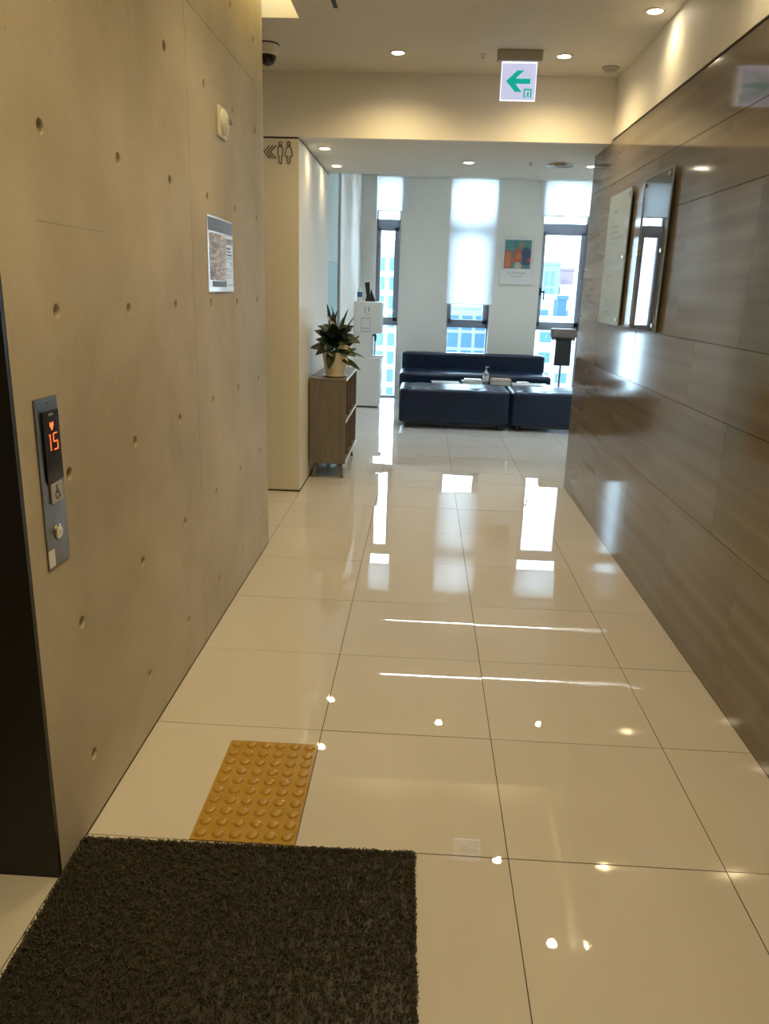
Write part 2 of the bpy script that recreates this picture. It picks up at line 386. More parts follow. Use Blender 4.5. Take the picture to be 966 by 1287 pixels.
part('end_return', MB().box(1.2245, 1.40, 6.251, 6.27, 0, 2.5), 'stone', wr)
part('top_trim', MB().box(1.212, 1.224, -2.4, 6.25, 2.508, 2.522), 'dark_gap', wr)
struct('wall_right_upper', MB().box(1.206, 1.36, -2.5, 5.74, 2.522, 2.95), 'paint', 'white painted band of wall above the stone cladding')
struct('wall_right_lobby', MB().box(6.2, 6.3, 6.2, 11.5, 0, 3.1), 'paint', 'white lobby side wall behind the stone wall end')
struct('wall_front_lobby', MB().box(1.40, 6.2, 6.17, 6.25, 0, 2.5), 'paint', 'white lobby wall facing the windows')
struct('wall_back', MB().box(-1.4, 1.4, -2.6, -2.5, 0, 3.2), 'cream', 'plain wall behind the viewpoint')

# ------------------------------------------------------------------ cream wall on the left, bulkhead, ceilings
struct('wall_cream', MB().box(-2.6, -.904, 5.742, 7.45, .012, 2.488), 'cream', 'cream partition wall with restroom pictograms')
struct('trim_1', MB().box(-2.6, -.910, 5.748, 7.45, 2.488, 2.5), 'dark_gap', 'dark shadow gap above the cream wall')
struct('baseboard_left', MB().box(-2.6, -.907, 5.745, 7.45, 0, .012), 'dark_gap', 'thin dark skirting under the cream wall')
struct('wall_left_corridor', MB().box(-2.7, -2.6, 4.4, 5.8, 0, 3.0), 'cream', 'end wall of the side corridor to the restrooms')
struct('wall_bulkhead', MB().box(-2.6, 1.36, 5.74, 5.80, 2.5, 3.02), 'paint', 'painted bulkhead across the hall ceiling')
ch = struct('ceiling', MB().box(-.735, 1.206, -2.5, 5.74, 2.9, 3.0), 'ceil', 'off-white hall ceiling')
struct('ceiling_corridor', MB().box(-2.6, -.735, 4.68, 5.74, 2.9, 3.0), 'ceil', 'off-white ceiling over the side corridor')
struct('ceiling_corridor_front', MB().box(-2.6, -1.05, 4.49, 4.68, 2.9, 3.0), 'ceil', 'narrow ceiling strip beside the cove')
cv = struct('trim_2', MB().box(-1.3, -.72, -2.5, 4.69, 3.16, 3.2), 'ceil', 'light cove slot along the concrete wall')
part('cove_side', MB().box(-.735, -.72, -2.5, 4.69, 3.0, 3.16), 'ceil', cv); part('cove_end', MB().box(-1.05, -.735, 4.68, 4.69, 3.0, 3.16), 'ceil', cv)
part('led_strip', MB().box(-.775, -.745, -2.4, 4.62, 3.145, 3.158), 'cove', cv)
struct('ceiling_lobby_low', MB().box(-2.6, 6.2, 5.80, 7.45, 2.5, 2.62), 'ceil', 'lowered ceiling strip at the lobby entrance')
struct('trim_3', MB().box(-.904, 6.2, 7.44, 7.47, 2.62, 3.1), 'paint', 'upstand between the two lobby ceilings')
# high lobby ceiling with two recessed line-light slots running across
LX0, LX1 = -.36, 4.6; SL = (8.55, 10.12)
hc = MB(); yb = [7.47, SL[0]-.02, SL[0]+.02, SL[1]-.02, SL[1]+.02, 11.3]
for a, b in ((yb[0],yb[1]),(yb[2],yb[3]),(yb[4],yb[5])): hc.box(-.95, 6.2, a, b, 3.0, 3.1)
for s in SL: hc.box(-.95, LX0, s-.02, s+.02, 3.0, 3.1); hc.box(LX1, 6.2, s-.02, s+.02, 3.0, 3.1)
struct('ceiling_lobby', hc, 'ceil', 'raised lobby ceiling beyond the lowered strip')
for s, w in zip(SL, ('farther from', 'nearer to')):
    t = thing('line_light', 'recessed daylight-tinted line light across lobby ceiling, %s the windows' % ('farther from' if s < 9 else 'nearer to'), 'ceiling light', (0, s, 3.03))
    part('housing', MB().box(LX0, LX1, -.02, .02, .02, .05), 'white_plastic', t); part('diffuser', MB().box(LX0+.01, LX1-.01, -.016, .016, .006, .02), 'line', t)

# ------------------------------------------------------------------ left glass screen and lobby left wall
struct('wall_left_lobby', MB().box(-1.0, -.904, 8.56, 11.5, 0, 3.1), 'paint', 'white lobby wall behind the water purifier')
g = struct('door_2', MB().box(-.945, -.93, 7.46, 8.55, 0, .02), 'steel', 'teal glass door beside the cream wall')
part('clear_pane', MB().box(-.944, -.934, 7.465, 8.545, 1.765, 2.98), 'teal_clear', g); part('frosted_pane', MB().box(-.944, -.934, 7.465, 8.545, .02, 1.763), 'teal_frost', g)
part('hinge', MB().box(-.950, -.922, 7.462, 7.52, 2.12, 2.24), 'steel', g, bevel=.003)
part('stile', MB().box(-.95, -.915, 8.545, 8.56, 0, 3.0), 'frame', g)
struct('wall_side_room', MB().box(-1.9, -1.85, 7.45, 8.6, 0, 3.0).box(-1.85, -1.0, 8.56, 8.6, 0, 3.0).box(-1.85, -.95, 7.45, 8.56, 3.0, 3.04).box(-1.85, -.95, 7.45, 8.56, -.05, -.004), 'paint', 'pale small room seen dimly through the teal glass')
t = thing('added_panel_lamp', 'square unseen lamp added to light the small room behind the teal glass', 'ceiling light', (-1.45, 8.0, 3.0))  # lamp added to brighten the room behind the teal glass
part('housing', MB().box(-.15,.15,-.15,.15,-.03,0), 'white_plastic', t); part('diffuser', MB().box(-.14,.14,-.14,.14,-.035,-.0305), 'added_lamp', t)

# ------------------------------------------------------------------ window wall
WY0, WY1 = 11.22, 11.50
wf = struct('wall_far', MB().box(-.904, -.70, WY0, WY1, 0, 3.1), 'paint', 'white window wall at the end of the lobby')
for a, b in ((-.372, .318), (.905, 1.568), (2.19, 2.75), (3.15, 3.95), (4.55, 5.2), (5.8, 6.2)): part('pier', MB().box(a, b, WY0, WY1, 0, 3.1), 'paint', wf)
part('curtain_box', MB().box(-.69, 6.15, 11.12, WY0, 2.965, 3.0), 'paint', wf)
part('window_head', MB().box(-.9, 6.2, 11.40, 11.5, 3.0, 3.1), 'paint', wf)
def window(n, x0, x1, hand):
    t = MB(); y0, y1 = 11.39, 11.455
    w = struct('window_%d' % n, t.box(x0, x1, y0, y1, 2.335, 2.45), 'frame', ['','tall grey window behind the water purifier','tall grey window under the long blind','tall grey window with black handle by the stone wall','unseen window added for daylight behind the stone wall','unseen window added for daylight beyond the stone wall, second along','unseen window added for daylight beyond the stone wall, last along'][n])
    part('transom', MB().box(x0, x1, y0, y1, 1.025, 1.075), 'frame', w)
    part('sill', MB().box(x0, x1, y0-.01, y1, .001, .022), 'frame', w); part('head', MB().box(x0, x1, y0, y1, 2.965, 3.0), 'frame', w)
    for a, b in ((x0, x0+.018), (x1-.018, x1)): part('mullion', MB().box(a, b, y0, y1, .022, 2.965), 'frame', w)
    s = .06; a, b = x0+.02, x1-.02; ya, yb = y0-.03, y1-.01
    sash = part('sash', MB().box(a, a+s-.02, ya, yb, 1.078, 2.333).box(b-s, b, ya, yb, 1.078, 2.333).box(a, b, ya, yb, 1.078, 1.137).box(a, b, ya, yb, 2.30, 2.333), 'frame', w)
    part('pane', MB().box(a+s-.02, b-s, 11.42, 11.428, 1.137, 2.30), 'pane', sash)
    part('pane', MB().box(x0+.018, x1-.018, 11.42, 11.428, 2.45, 2.965), 'pane', w); part('pane', MB().box(x0+.018, x1-.018, 11.42, 11.428, .022, 1.025), 'pane', w)
    if hand:
        part('handle', MB().box(a+.005, a+.03, ya-.02, ya, 1.50, 1.60).box(a+.01, a+.075, ya-.035, ya-.018, 1.535, 1.56).box(a+.058, a+.075, ya-.035, ya-.018, 1.44, 1.56), 'black_plastic', sash, bevel=.004)
window(1, -.70, -.372, False); window(2, .318, .905, False); window(3, 1.568, 2.19, True); window(4, 2.75, 3.15, False); window(5, 3.95, 4.55, True); window(6, 5.2, 5.8, True)  # hidden windows at the end of the row are added for daylight
def blind(x0, x1, zb, label):
    t = thing('roller_blind', label, 'blind', (0, 11.17, 0), group='white roller blinds')
    part('fabric', MB().box(x0, x1, -.001, .001, zb+.012, 2.963), 'blind', t); part('bottom_rail', MB().box(x0, x1, -.006, .006, zb, zb+.014), 'white_plastic', t, bevel=.003)
blind(-.69, -.25, 2.53, 'short white roller blind over the leftmost window, above the water purifier')
blind(.298, .945, 1.345, 'long white roller blind pulled far down over the middle window')
blind(1.495, 2.27, 2.52, 'short white roller blind above the window by the stone wall')
blind(2.70, 3.18, 2.52, 'short white roller blind on the added unseen window behind the stone wall')

# ------------------------------------------------------------------ ceiling fittings
def downlight(x, y, z, label, group, watt, spot=2.5, aim=(0, 0), dim=1.0):
    t = thing('downlight', label, 'ceiling light', (x, y, z), group=group)
    part('trim_ring', MB().lathe([(.036,-.001),(.038,-.006),(.050,-.005),(.053,0)], 28, caps=False), 'white_plastic', t, smooth=40)
    part('lens', MB().lathe([(.0375,-.001),(.036,-.0045),(.0,-.0055)], 28, caps=False), 'lens', t, smooth=60)
    l = bpy.data.lights.new('bulb', 'SPOT'); l.energy = watt; l.color = WARM; l.spot_size = spot; l.spot_blend = 1.0; l.shadow_soft_size = .03
    o = link('bulb', l, t, (0, 0, -.012)); o.rotation_euler = (aim[0], aim[1], 0)
    return t
HG = 'downlights in the hall ceiling'
downlight(-.224, 5.265, 2.9, 'glowing hall downlight left of the exit sign', HG, HALL_W*.95, 2.7)
downlight(.777, 5.28, 2.9, 'glowing hall downlight just right of the exit sign', HG, HALL_W*.95, 2.7)
downlight(1.092, 4.48, 2.9, 'glowing hall downlight beside the white wall above the stone', HG, HALL_W*.13)
for y, w in ((3.25,'first'), (2.0,'second'), (.75,'third'), (-.6,'fourth')): downlight(1.05, y, 2.9, 'unseen hall downlight along the stone wall, %s one behind the visible ones' % w, HG, HALL_W*.13)
for y, w in ((3.1,'first'), (1.6,'second'), (.1,'third'), (-1.4,'fourth')): downlight(-.10, y, 2.9, 'unseen hall downlight over the middle of the hall, %s one behind the visible ones' % w, HG, HALL_W)
for x in (-1.5, -2.2): downlight(x, 5.1, 2.9, 'side corridor downlight, %s the restrooms' % ('nearer' if x < -2 else 'farther from'), HG, HALL_W*.06)
LG = 'downlights in the lowered lobby ceiling'
downlight(-.777, 6.152, 2.5, 'lobby downlight grazing the cream wall, nearer the bulkhead', LG, LOBBY_W*.3)
downlight(-.781, 6.98, 2.5, 'lobby downlight grazing the cream wall, nearer the teal glass', LG, LOBBY_W*.3)
downlight(.30, 6.65, 2.5, 'lobby downlight in the middle of the lowered ceiling', LG, LOBBY_W)
downlight(1.275, 6.70, 2.5, 'lobby downlight half hidden by the stone wall end', LG, LOBBY_W)

def sprinkler(x, y, z, label):
    t = thing('sprinkler', label, 'sprinkler', (x, y, z), group='ceiling sprinklers'); t.scale = (.62,.62,.62)
    part('rosette', MB().lathe([(.0,-.006),(.018,-.006),(.026,0)], 20, caps=False), 'steel', t, smooth=40)
    part('frame_arms', MB().tube([(-.012,0,-.006),(-.012,0,-.022),(0,0,-.034),(.012,0,-.022),(.012,0,-.006)], .003, 6), 'steel', t)
    part('deflector', MB().cyl(.014, -.038, -.035, 14), 'steel', t)
sprinkler(.29, 5.275, 2.9, 'small sprinkler head left of the exit sign bracket')
sprinkler(.784, 6.62, 2.5, 'small sprinkler head beside the round air diffuser')
t = thing('smoke_detector', 'low round detector in the hall ceiling corner by the bulkhead', 'detector', (1.106, 5.516, 2.9))
part('base', MB().lathe([(.055,0),(.055,-.008),(.042,-.016),(0,-.018)], 28, caps=False), 'grey_plastic', t, smooth=40); part('vent_ring', MB().lathe([(.034,-.017),(.034,-.022),(.0,-.024)], 24, caps=False), 'grey_plastic', t, smooth=40)
t = thing('air_diffuser', 'round metal air diffuser in the lowered lobby ceiling', 'air vent', (1.02, 6.66, 2.5))
for i, (r0, r1) in enumerate(((.105,.082),(.078,.055),(.050,.028))):
    part('cone_ring', MB().lathe([(r0,-.002-.003*i),(r0-.004,-.012-.002*i),(r1,-.006),(r1+.002,-.001)], 32, caps=False), 'steel', t, smooth=40)
part('core', MB().lathe([(.024,-.002),(.022,-.014),(0,-.016)], 24, caps=False), 'frame', t, smooth=40); part('throat', MB().cyl(.10, -.0015, -.0005, 32), 'frame', t)
t = thing('air_conditioner', 'square flush air conditioner panel in the raised lobby ceiling', 'air conditioner', (.99, 9.36, 3.0))
part('panel', MB().box(-.44,.44,-.44,.44,-.03,0), 'white_plastic', t, bevel=.008)
part('intake_grille', MB().box(-.25,.25,-.25,.25,-.036,-.0305), 'grey_plastic', t)
for k in range(4):
    a = k*math.pi/2
    mb = MB().box(-.26,.26,.32,.38,-.036,-.0305); xform(mb, lambda x,y,z,a=a: (x*math.cos(a)-y*math.sin(a), x*math.sin(a)+y*math.cos(a), z)); part('outlet_flap', mb, 'grey_plastic', t)
t = thing('linear_diffuser', 'dark slot air diffuser in the hall ceiling', 'air vent', (-.518, 0, 2.9))
part('slot', MB().box(-.012,.012,1.2,4.51,-.003,-.0005), 'ink', t); 
for sx in (-1, 1): part('flange', MB().box(sx*.012, sx*.018, 1.2, 4.516, -.004, -.0005), 'ceil', t)
t = thing('dome_camera', 'white ceiling dome camera with smoked lens at the corridor corner', 'camera', (-1.0, 5.15, 2.9))
part('mount_ring', MB().lathe([(.072,0),(.072,-.006)], 28), 'ink', t); part('housing', MB().lathe([(.068,-.0065),(.066,-.045),(.056,-.062),(0,-.062)], 28, caps=False), 'white_plastic', t, smooth=40)
part('smoked_dome', MB().lathe([(.054,-.0625),(.050,-.085),(.036,-.105),(.018,-.114),(0,-.116)], 28, caps=False), 'black_gloss', t, smooth=60)

# exit sign
t = thing('exit_sign', 'hanging lit exit sign with green left arrow', 'sign', (.505, 5.20, 2.9))
part('bracket', MB().box(-.135,.135,-.03,.03,-.058,0), 'grey_plastic', t, bevel=.006)
pn = part('panel', MB().box(-.102,.102,-.006,.006,-.264,-.0585), 'exit_face', t)
part('edge_light', MB().box(-.105,-.1025,-.007,.007,-.264,-.0585).box(.1025,.105,-.007,.007,-.264,-.0585).box(-.105,.105,-.007,.007,-.268,-.2645).box(-.10,.10,-.0075,-.0062,-.066,-.0588), 'exit_edge', pn)
arrow = [(-.074,-.162),(-.010,-.104),(.030,-.104),(-.018,-.148),(.070,-.148),(.070,-.176),(-.018,-.176),(.022,-.220),(-.018,-.220)]
part('arrow', MB().prism(arrow, -.0075, -.0062, 'y'), 'exit_green', pn)
part('doorway_icon', MB().box(.034,.042,-.0075,-.0062,-.252,-.202).box(.034,.082,-.0075,-.0062,-.210,-.202).box(.074,.082,-.0075,-.0062,-.252,-.202), 'exit_green', pn)
part('running_figure_icon', MB().cyl(.0045,-.0075,-.0062,10,(.061,0,-.218),'y').prism([(.055,-.224),(.064,-.224),(.062,-.237),(.055,-.237)],-.0075,-.0062,'y').prism([(.054,-.236),(.059,-.236),(.052,-.252),(.047,-.250)],-.0075,-.0062,'y').prism([(.058,-.236),(.063,-.236),(.069,-.247),(.064,-.249)],-.0075,-.0062,'y').prism([(.063,-.225),(.071,-.231),(.069,-.234),(.061,-.229)],-.0075,-.0062,'y'), 'exit_green', pn)

# ------------------------------------------------------------------ restroom pictograms on the cream wall
t = thing('restroom_sign', 'dark outline man and woman pictograms with triple chevron on cream wall', 'sign', (0, 5.742, 0))
def stroke(mb, pts, w=.0045, closed=False):
    n = len(pts)
    for i in range(n if closed else n-1):
        a = Vector(pts[i]); b = Vector(pts[(i+1) % n]); d = (b-a).normalized(); p = Vector((-d.y, d.x))*w/2; a2 = a-d*w*.35; b2 = b+d*w*.35
        mb.prism([tuple(a2+p), tuple(b2+p), tuple(b2-p), tuple(a2-p)], -.004, -.0002, 'y')
    return mb
for k in range(3):
    x = -1.145+.022*k; part('chevron', stroke(MB(), [(x+.040, 2.442), (x, 2.402), (x+.040, 2.362)], .006), 'sign_ink', t)
def ring(mb, cx, cz, r): return stroke(mb, [(cx+r*math.cos(2*math.pi*i/18), cz+r*math.sin(2*math.pi*i/18)) for i in range(18)], .0045, True)
mx, wx = -1.031, -.974
part('man_figure', stroke(ring(MB(), mx, 2.457, .011), [(mx-.011,2.438),(mx+.011,2.438),(mx+.0165,2.432),(mx+.0165,2.383),(mx+.0095,2.376),(mx+.0095,2.336),(mx+.005,2.330),(mx-.005,2.330),(mx-.0095,2.336),(mx-.0095,2.376),(mx-.0165,2.383),(mx-.0165,2.432)], closed=True), 'sign_ink', t)
part('woman_figure', stroke(ring(MB(), wx, 2.457, .011), [(wx-.010,2.438),(wx+.010,2.438),(wx+.016,2.430),(wx+.026,2.384),(wx+.021,2.376),(wx+.0085,2.376),(wx+.0085,2.336),(wx+.004,2.330),(wx-.004,2.330),(wx-.0085,2.336),(wx-.0085,2.376),(wx-.021,2.376),(wx-.026,2.384),(wx-.016,2.430)], closed=True), 'sign_ink', t)

# ------------------------------------------------------------------ things on the concrete wall (local frame: u = along +y, v = up, w = out of wall)
def onwall(o): o.rotation_euler = (math.pi/2, 0, math.pi/2); return o     # local x -> +y, y -> +z, z -> +x
t = onwall(thing('lift_call_panel', 'steel lift call panel with red floor display on concrete wall', 'panel', (XL, 1.806, 1.038)))
part('plate', MB().box(-.058,.058,-.210,.210,0,.004), 'steel_dark', t, bevel=.001)
dsp = part('display', MB().box(-.030,.052,.003,.178,.0042,.0085), 'black_gloss', t, bevel=.001)
W = .0086
def seg(mb, x, y, segs, s=.0098, w=.0027):
    L = {'t':(-s,s,2*s-w/2,2*s+w/2),'m':(-s,s,-w/2,w/2),'b':(-s,s,-2*s-w/2,-2*s+w/2),'tl':(-s-w/2,-s+w/2,0,2*s),'tr':(s-w/2,s+w/2,0,2*s),'bl':(-s-w/2,-s+w/2,-2*s,0),'br':(s-w/2,s+w/2,-2*s,0)}
    for k in segs.split(): a = L[k]; mb.box(x+a[0], x+a[1], y+a[2], y+a[3], W, W+.0006)
    return mb
part('floor_number', seg(seg(MB(), -.012, .101, 'tr br'), .024, .101, 't tl m br b').prism([(-.002+.0-.0065,.118),(-.0015,.1222),(-.0015,.118)], W, W+.0006, 'z'), 'red_led', dsp)
part('down_arrow', MB().prism([(.010,.129),(.001,.141),(.001,.149),(.005,.150),(.010,.143),(.015,.150),(.019,.149),(.019,.141)], W, W+.0006, 'z'), 'red_led', dsp)
part('maker_mark', MB().box(-.001,.022,.1655,.1715,W,W+.0004), 'ink_grey', dsp)
part('top_screw', MB().cyl(.003,.004,.0055,12,(.004,.197,0)), 'chrome', t)
pq = part('wheelchair_plaque', MB().box(-.018,.040,-.050,-.001,.0042,.0085), 'grey_plastic', t, bevel=.001)
wc = MB()
def wstroke(mb, pts, w, z0, z1, closed=False):
    n = len(pts)
    for i in range(n if closed else n-1):
        a = Vector(pts[i]); b = Vector(pts[(i+1) % n]); d = (b-a).normalized(); p = Vector((-d.y, d.x))*w/2; a2 = a-d*w*.3; b2 = b+d*w*.3
        mb.prism([tuple(a2+p), tuple(b2+p), tuple(b2-p), tuple(a2-p)], z0, z1, 'z')
    return mb
wstroke(wc, [(.010+.0105*math.cos(a), -.030+.0105*math.sin(a)) for a in [math.radians(100+18*i) for i in range(15)]], .0024, .0086, .0091)
wstroke(wc, [(.008,-.013),(.009,-.026),(.018,-.026),(.023,-.038)], .003, .0086, .0091); wstroke(wc, [(.009,-.019),(.017,-.019)], .0024, .0086, .0091); wc.cyl(.003,.0086,.0091,12,(.008,-.0095,0))
part('wheelchair_symbol', wc, 'ink', pq)
bt = part('button', MB().lathe([(.0185,.0042),(.0185,.007),(.016,.0085),(.0155,.007),(.0,.007)], 28, (.004,-.126,0), caps=False), 'chrome', t, smooth=35)
part('button_face', MB().lathe([(.0150,.0072),(.0145,.0095),(0,.010)], 28, (.004,-.126,0), caps=False), 'white_plastic', bt, smooth=40); part('down_mark', MB().prism([(-.001,-.124),(.009,-.124),(.004,-.131)], .0101, .0105, 'z'), 'ink_grey', bt)
part('sticker', MB().box(-.056,-.024,-.206,-.162,.0042,.0046), 'paper', t)

t = onwall(thing('notice_sheet', 'glossy laminated notice sheet taped to the concrete wall', 'notice', (XL, 3.518, 1.640)))
n = 12; L = MB(); 
def sheet(mb, u0, u1, v0, v1, off, n=12):
    vs = []; 
    for k in range(n+1):
        u = u0+(u1-u0)*k/n; w = .002+.010*max(0, 1-(u/.215)**2)*.6+off
        vs += [(u, v0, w), (u, v1, w), (u, v0, w-.0004), (u, v1, w-.0004)]
    fs = []
    for k in range(n):
        a = 4*k; b = a+4; fs += [(a,b,b+1,a+1), (a+2,a+3,b+3,b+2), (a,a+2,b+2,b), (a+1,b+1,b+3,a+3)]
    fs += [(0,1,3,2), (4*n,4*n+2,4*n+3,4*n+1)]
    return mb.add(vs, fs)
sh = part('sheet', sheet(MB(), -.215,.215,-.152,.152,0), 'laminate', t, smooth=30)
part('header_band', sheet(MB(), -.205,.205,.092,.144,.0006), 'header', sh, smooth=30); part('picture', sheet(MB(), -.195,.060,-.105,.085,.0006), 'photo', sh, smooth=30)
part('caption_band', sheet(MB(), -.165,.060,-.132,-.108,.0006), 'header', sh, smooth=30)
for i, (u0, u1, v, h, m) in enumerate([(.075,.195,.062,.024,'ink_grey'),(.075,.150,.034,.008,'ink'),(.075,.160,.020,.006,'ink'),(.075,.190,.006,.006,'ink'),(.075,.195,-.008,.005,'ink_grey'),(.075,.195,-.030,.018,'ink_pale'),(.075,.190,-.052,.005,'ink_grey'),(.075,.180,-.062,.005,'ink_grey'),(.075,.195,-.080,.004,'ink_grey'),(.075,.195,-.092,.004,'ink_grey'),(.095,.190,-.124,.008,'ink_pale')]):
    part('text_line', sheet(MB(), u0, u1, v-h/2, v+h/2, .0006, 4), m, sh)
t = onwall(thing('wall_dial', 'small white square wall unit with ribbed round dial', 'wall control', (XL, 3.575, 2.178)))
part('plate', MB().box(-.064,.064,-.060,.060,0,.012), 'white_plastic', t, bevel=.004)
part('speaker_disc', MB().lathe([(.052,.0122),(.052,.022),(.047,.026),(.044,.024),(.038,.030),(.034,.028),(.027,.034),(.022,.033),(.0,.036)], 30, caps=False), 'white_plastic', t, smooth=35)
part('knob', MB().lathe([(.012,.036),(.012,.046),(.009,.050),(0,.051)], 18, (.016,.006,0), caps=False), 'steel', t, smooth=35)

# ------------------------------------------------------------------ acrylic boards on the stone wall
def board(y0, y1, label, m, clear):
    t = thing('acrylic_board', label, 'sign board', (XR, (y0+y1)/2, 1.742), group='acrylic boards on the stone wall')
    hy2 = (y1-y0)/2; hz2 = .394
    pn = part('panel', MB().box(-.020,-.014,-hy2,hy2,-hz2,hz2), m, t, bevel=.0012)
    part('edge', MB().box(-.0205,-.0135,-hy2-.004,-hy2-.0003,-hz2,hz2).box(-.0205,-.0135,hy2+.0003,hy2+.004,-hz2,hz2).box(-.0205,-.0135,-hy2,hy2,hz2+.0003,hz2+.004).box(-.0205,-.0135,-hy2,hy2,-hz2-.004,-hz2-.0003), 'frost', pn)
    for y in (-hy2+.032, hy2-.032):
        for z in (-hz2+.03, .005, hz2-.03):
            part('standoff', MB().lathe([(.010,0),(.010,-.0138)], 16, (0,y,z), 'x').lathe([(.012,-.0203),(.012,-.028),(.010,-.030),(0,-.030)], 16, (0,y,z), 'x', caps=False), 'chrome', t, smooth=35)
    t.rotation_euler = (0, 0, -.0095 if clear else 0)
    if not clear:
        for i, (z, w) in enumerate([(.29,.10),(.20,.17),(.165,.16),(.13,.30),(.095,.31),(.05,.10),(.015,.20),(-.02,.26),(-.055,.30),(-.10,.18),(-.14,.12),(-.25,.10),(-.285,.22),(-.32,.20),(-.345,.24)]):
            part('text_line', MB().box(-.0206,-.0202,hy2-.13-w,hy2-.13,z-.007,z+.007), 'ink_pale', pn)
    return t
board(4.940, 5.485, 'frosted white acrylic board with faint text lines on stone wall', 'frost', False)
board(4.142, 4.672, 'clear glossy acrylic board mirroring the window on stone wall', 'acrylic', True)

# ------------------------------------------------------------------ mat and tactile tile
t = thing('entrance_mat', 'dark brown coil loop mat on the floor by the lift', 'mat', (-.430, 1.805, 0), math.radians(1.2))
MX, MYL = .462, .95
part('backing', MB().box(-MX, MX, -MYL, 0, .001, .005), 'black_steel', t)
def coils():
    rng = np.random.default_rng(3)
    n = 17000
    y = -MYL+MYL*rng.random(n)**.62; x = rng.uniform(-MX, MX, n)
    ne = 1100
    ex = np.concatenate([rng.uniform(-MX, MX, ne), np.full(ne//2, -MX), np.full(ne//2, MX)]); ey = np.concatenate([np.full(ne, 0.), rng.uniform(-.75, 0, ne)])
    x = np.concatenate([x, ex+rng.normal(0,.0025,len(ex))]); y = np.concatenate([y, ey+rng.normal(0,.0025,len(ey))]); n = len(x)
    R = rng.uniform(.0034,.0068,n); az = rng.uniform(0,2*np.pi,n); tilt = rng.uniform(-.9,.9,n); z0 = rng.uniform(.005,.0115,n); st = rng.uniform(0,2*np.pi,n); wr = .0011
    K = 7; span = rng.uniform(3.5,5.6,n)
    V = np.zeros((n,K,3,3))
    for k in range(K):
        a = st+span*k/(K-1); 
        for j in range(3):
            b = 2*np.pi*j/3; rr = R+wr*np.cos(b); u = rr*np.cos(a); v = rr*np.sin(a); w = wr*np.sin(b)+ (k-3)*.0007
            # coil plane: u horizontal along az, v mostly vertical, w normal
            hx = u*np.cos(az)-(w*np.cos(tilt)-v*np.sin(tilt))*np.sin(az); hyy = u*np.sin(az)+(w*np.cos(tilt)-v*np.sin(tilt))*np.cos(az)
            V[:,k,j,0] = x+hx; V[:,k,j,1] = y+hyy; V[:,k,j,2] = np.maximum(z0+v*np.cos(tilt)+w*np.sin(tilt), .002)
    base = np.arange(n)[:,None]*(K*3); F = []
    for k in range(K-1):
        for j in range(3):
            m = (j+1) % 3; F.append(base+np.array([k*3+j, k*3+m, (k+1)*3+m, (k+1)*3+j])[None,:])
    F = np.concatenate(F, 0)
    me = bpy.data.meshes.new('coil_loops'); me.from_pydata(V.reshape(-1,3).tolist(), [], F.tolist()); me.materials.append(MT['mat_dark'])
    for p in me.polygons: p.use_smooth = True
    return me
o = link('coil_loops', coils(), t); o['kind'] = 'stuff'
t = thing('tactile_tile', 'ochre yellow tactile paving tile with raised domes beside the mat', 'tactile tile', (-.454, 2.078, 0))
part('plate', MB().box(-.150,.150,-.252,.252,.0005,.004), 'tactile', t, bevel=.001)
dome = MB().lathe([(.0175,.0042),(.0160,.0078),(.0125,.0100),(.006,.0108),(0,.0110)], 18, caps=False).mesh('dome', 'tactile', 50)
for i in range(6):
    for j in range(10): link('dome', dome, t, (-.125+.05*i, .227-.05*j, 0))

# ------------------------------------------------------------------ low shelf cabinet, plant
t = thing('low_cabinet', 'walnut open shelf cabinet with splayed wooden legs by cream wall', 'cabinet', (-.747, 6.70, 0))
X0, X1, Y0, Y1, Z0, Z1 = -.147, .147, -.50, .50, .128, .820
part('side_panel', MB().box(X0,X1,Y0,Y0+.018,Z0,Z1-.0185), 'wood', t, bevel=.0015); part('side_panel', MB().box(X0,X1,Y1-.018,Y1,Z0,Z1-.0185), 'wood', t, bevel=.0015)
part('top_panel', MB().box(X0,X1+.004,Y0-.002,Y1+.002,Z1-.018,Z1), 'wood', t, bevel=.0015); part('bottom_panel', MB().box(X0,X1,Y0+.0185,Y1-.0185,Z0,Z0+.018), 'wood', t)
part('back_panel', MB().box(X0,X0+.006,Y0+.0185,Y1-.0185,Z0+.0185,Z1-.0185), 'wood_in', t); part('shelf', MB().box(X0+.0065,X1-.004,Y0+.0185,Y1-.0185,.468,.486), 'wood', t)
for yy in (-.166, .166):
    for a, b in ((Z0+.0185,.4675),(.4865,Z1-.0185)): part('divider', MB().box(X0+.0065,X1-.006,yy-.008,yy+.008,a,b), 'wood_in', t)
for z in (Z0+.009, .477, Z1-.009): part('edge_strip', MB().box(X1+.0041 if z > .8 else X1+.0002, X1+.006, Y0, Y1, z-.009, z+.009), 'white_plastic', t)
for sx in (-1, 1):
    for sy in (-1, 1):
        a = Vector((sx*.095, sy*.42, Z0-.0005)); b = Vector((sx*.118, sy*.455, .0))
        part('leg', MB().add([(a.x-.02,a.y-.02,a.z),(a.x+.02,a.y-.02,a.z),(a.x+.02,a.y+.02,a.z),(a.x-.02,a.y+.02,a.z),(b.x-.013,b.y-.013,b.z),(b.x+.013,b.y-.013,b.z),(b.x+.013,b.y+.013,b.z),(b.x-.013,b.y+.013,b.z)], [(0,1,2,3),(7,6,5,4),(0,4,5,1),(1,5,6,2),(2,6,7,3),(3,7,4,0)]), 'wood', t, bevel=.002)

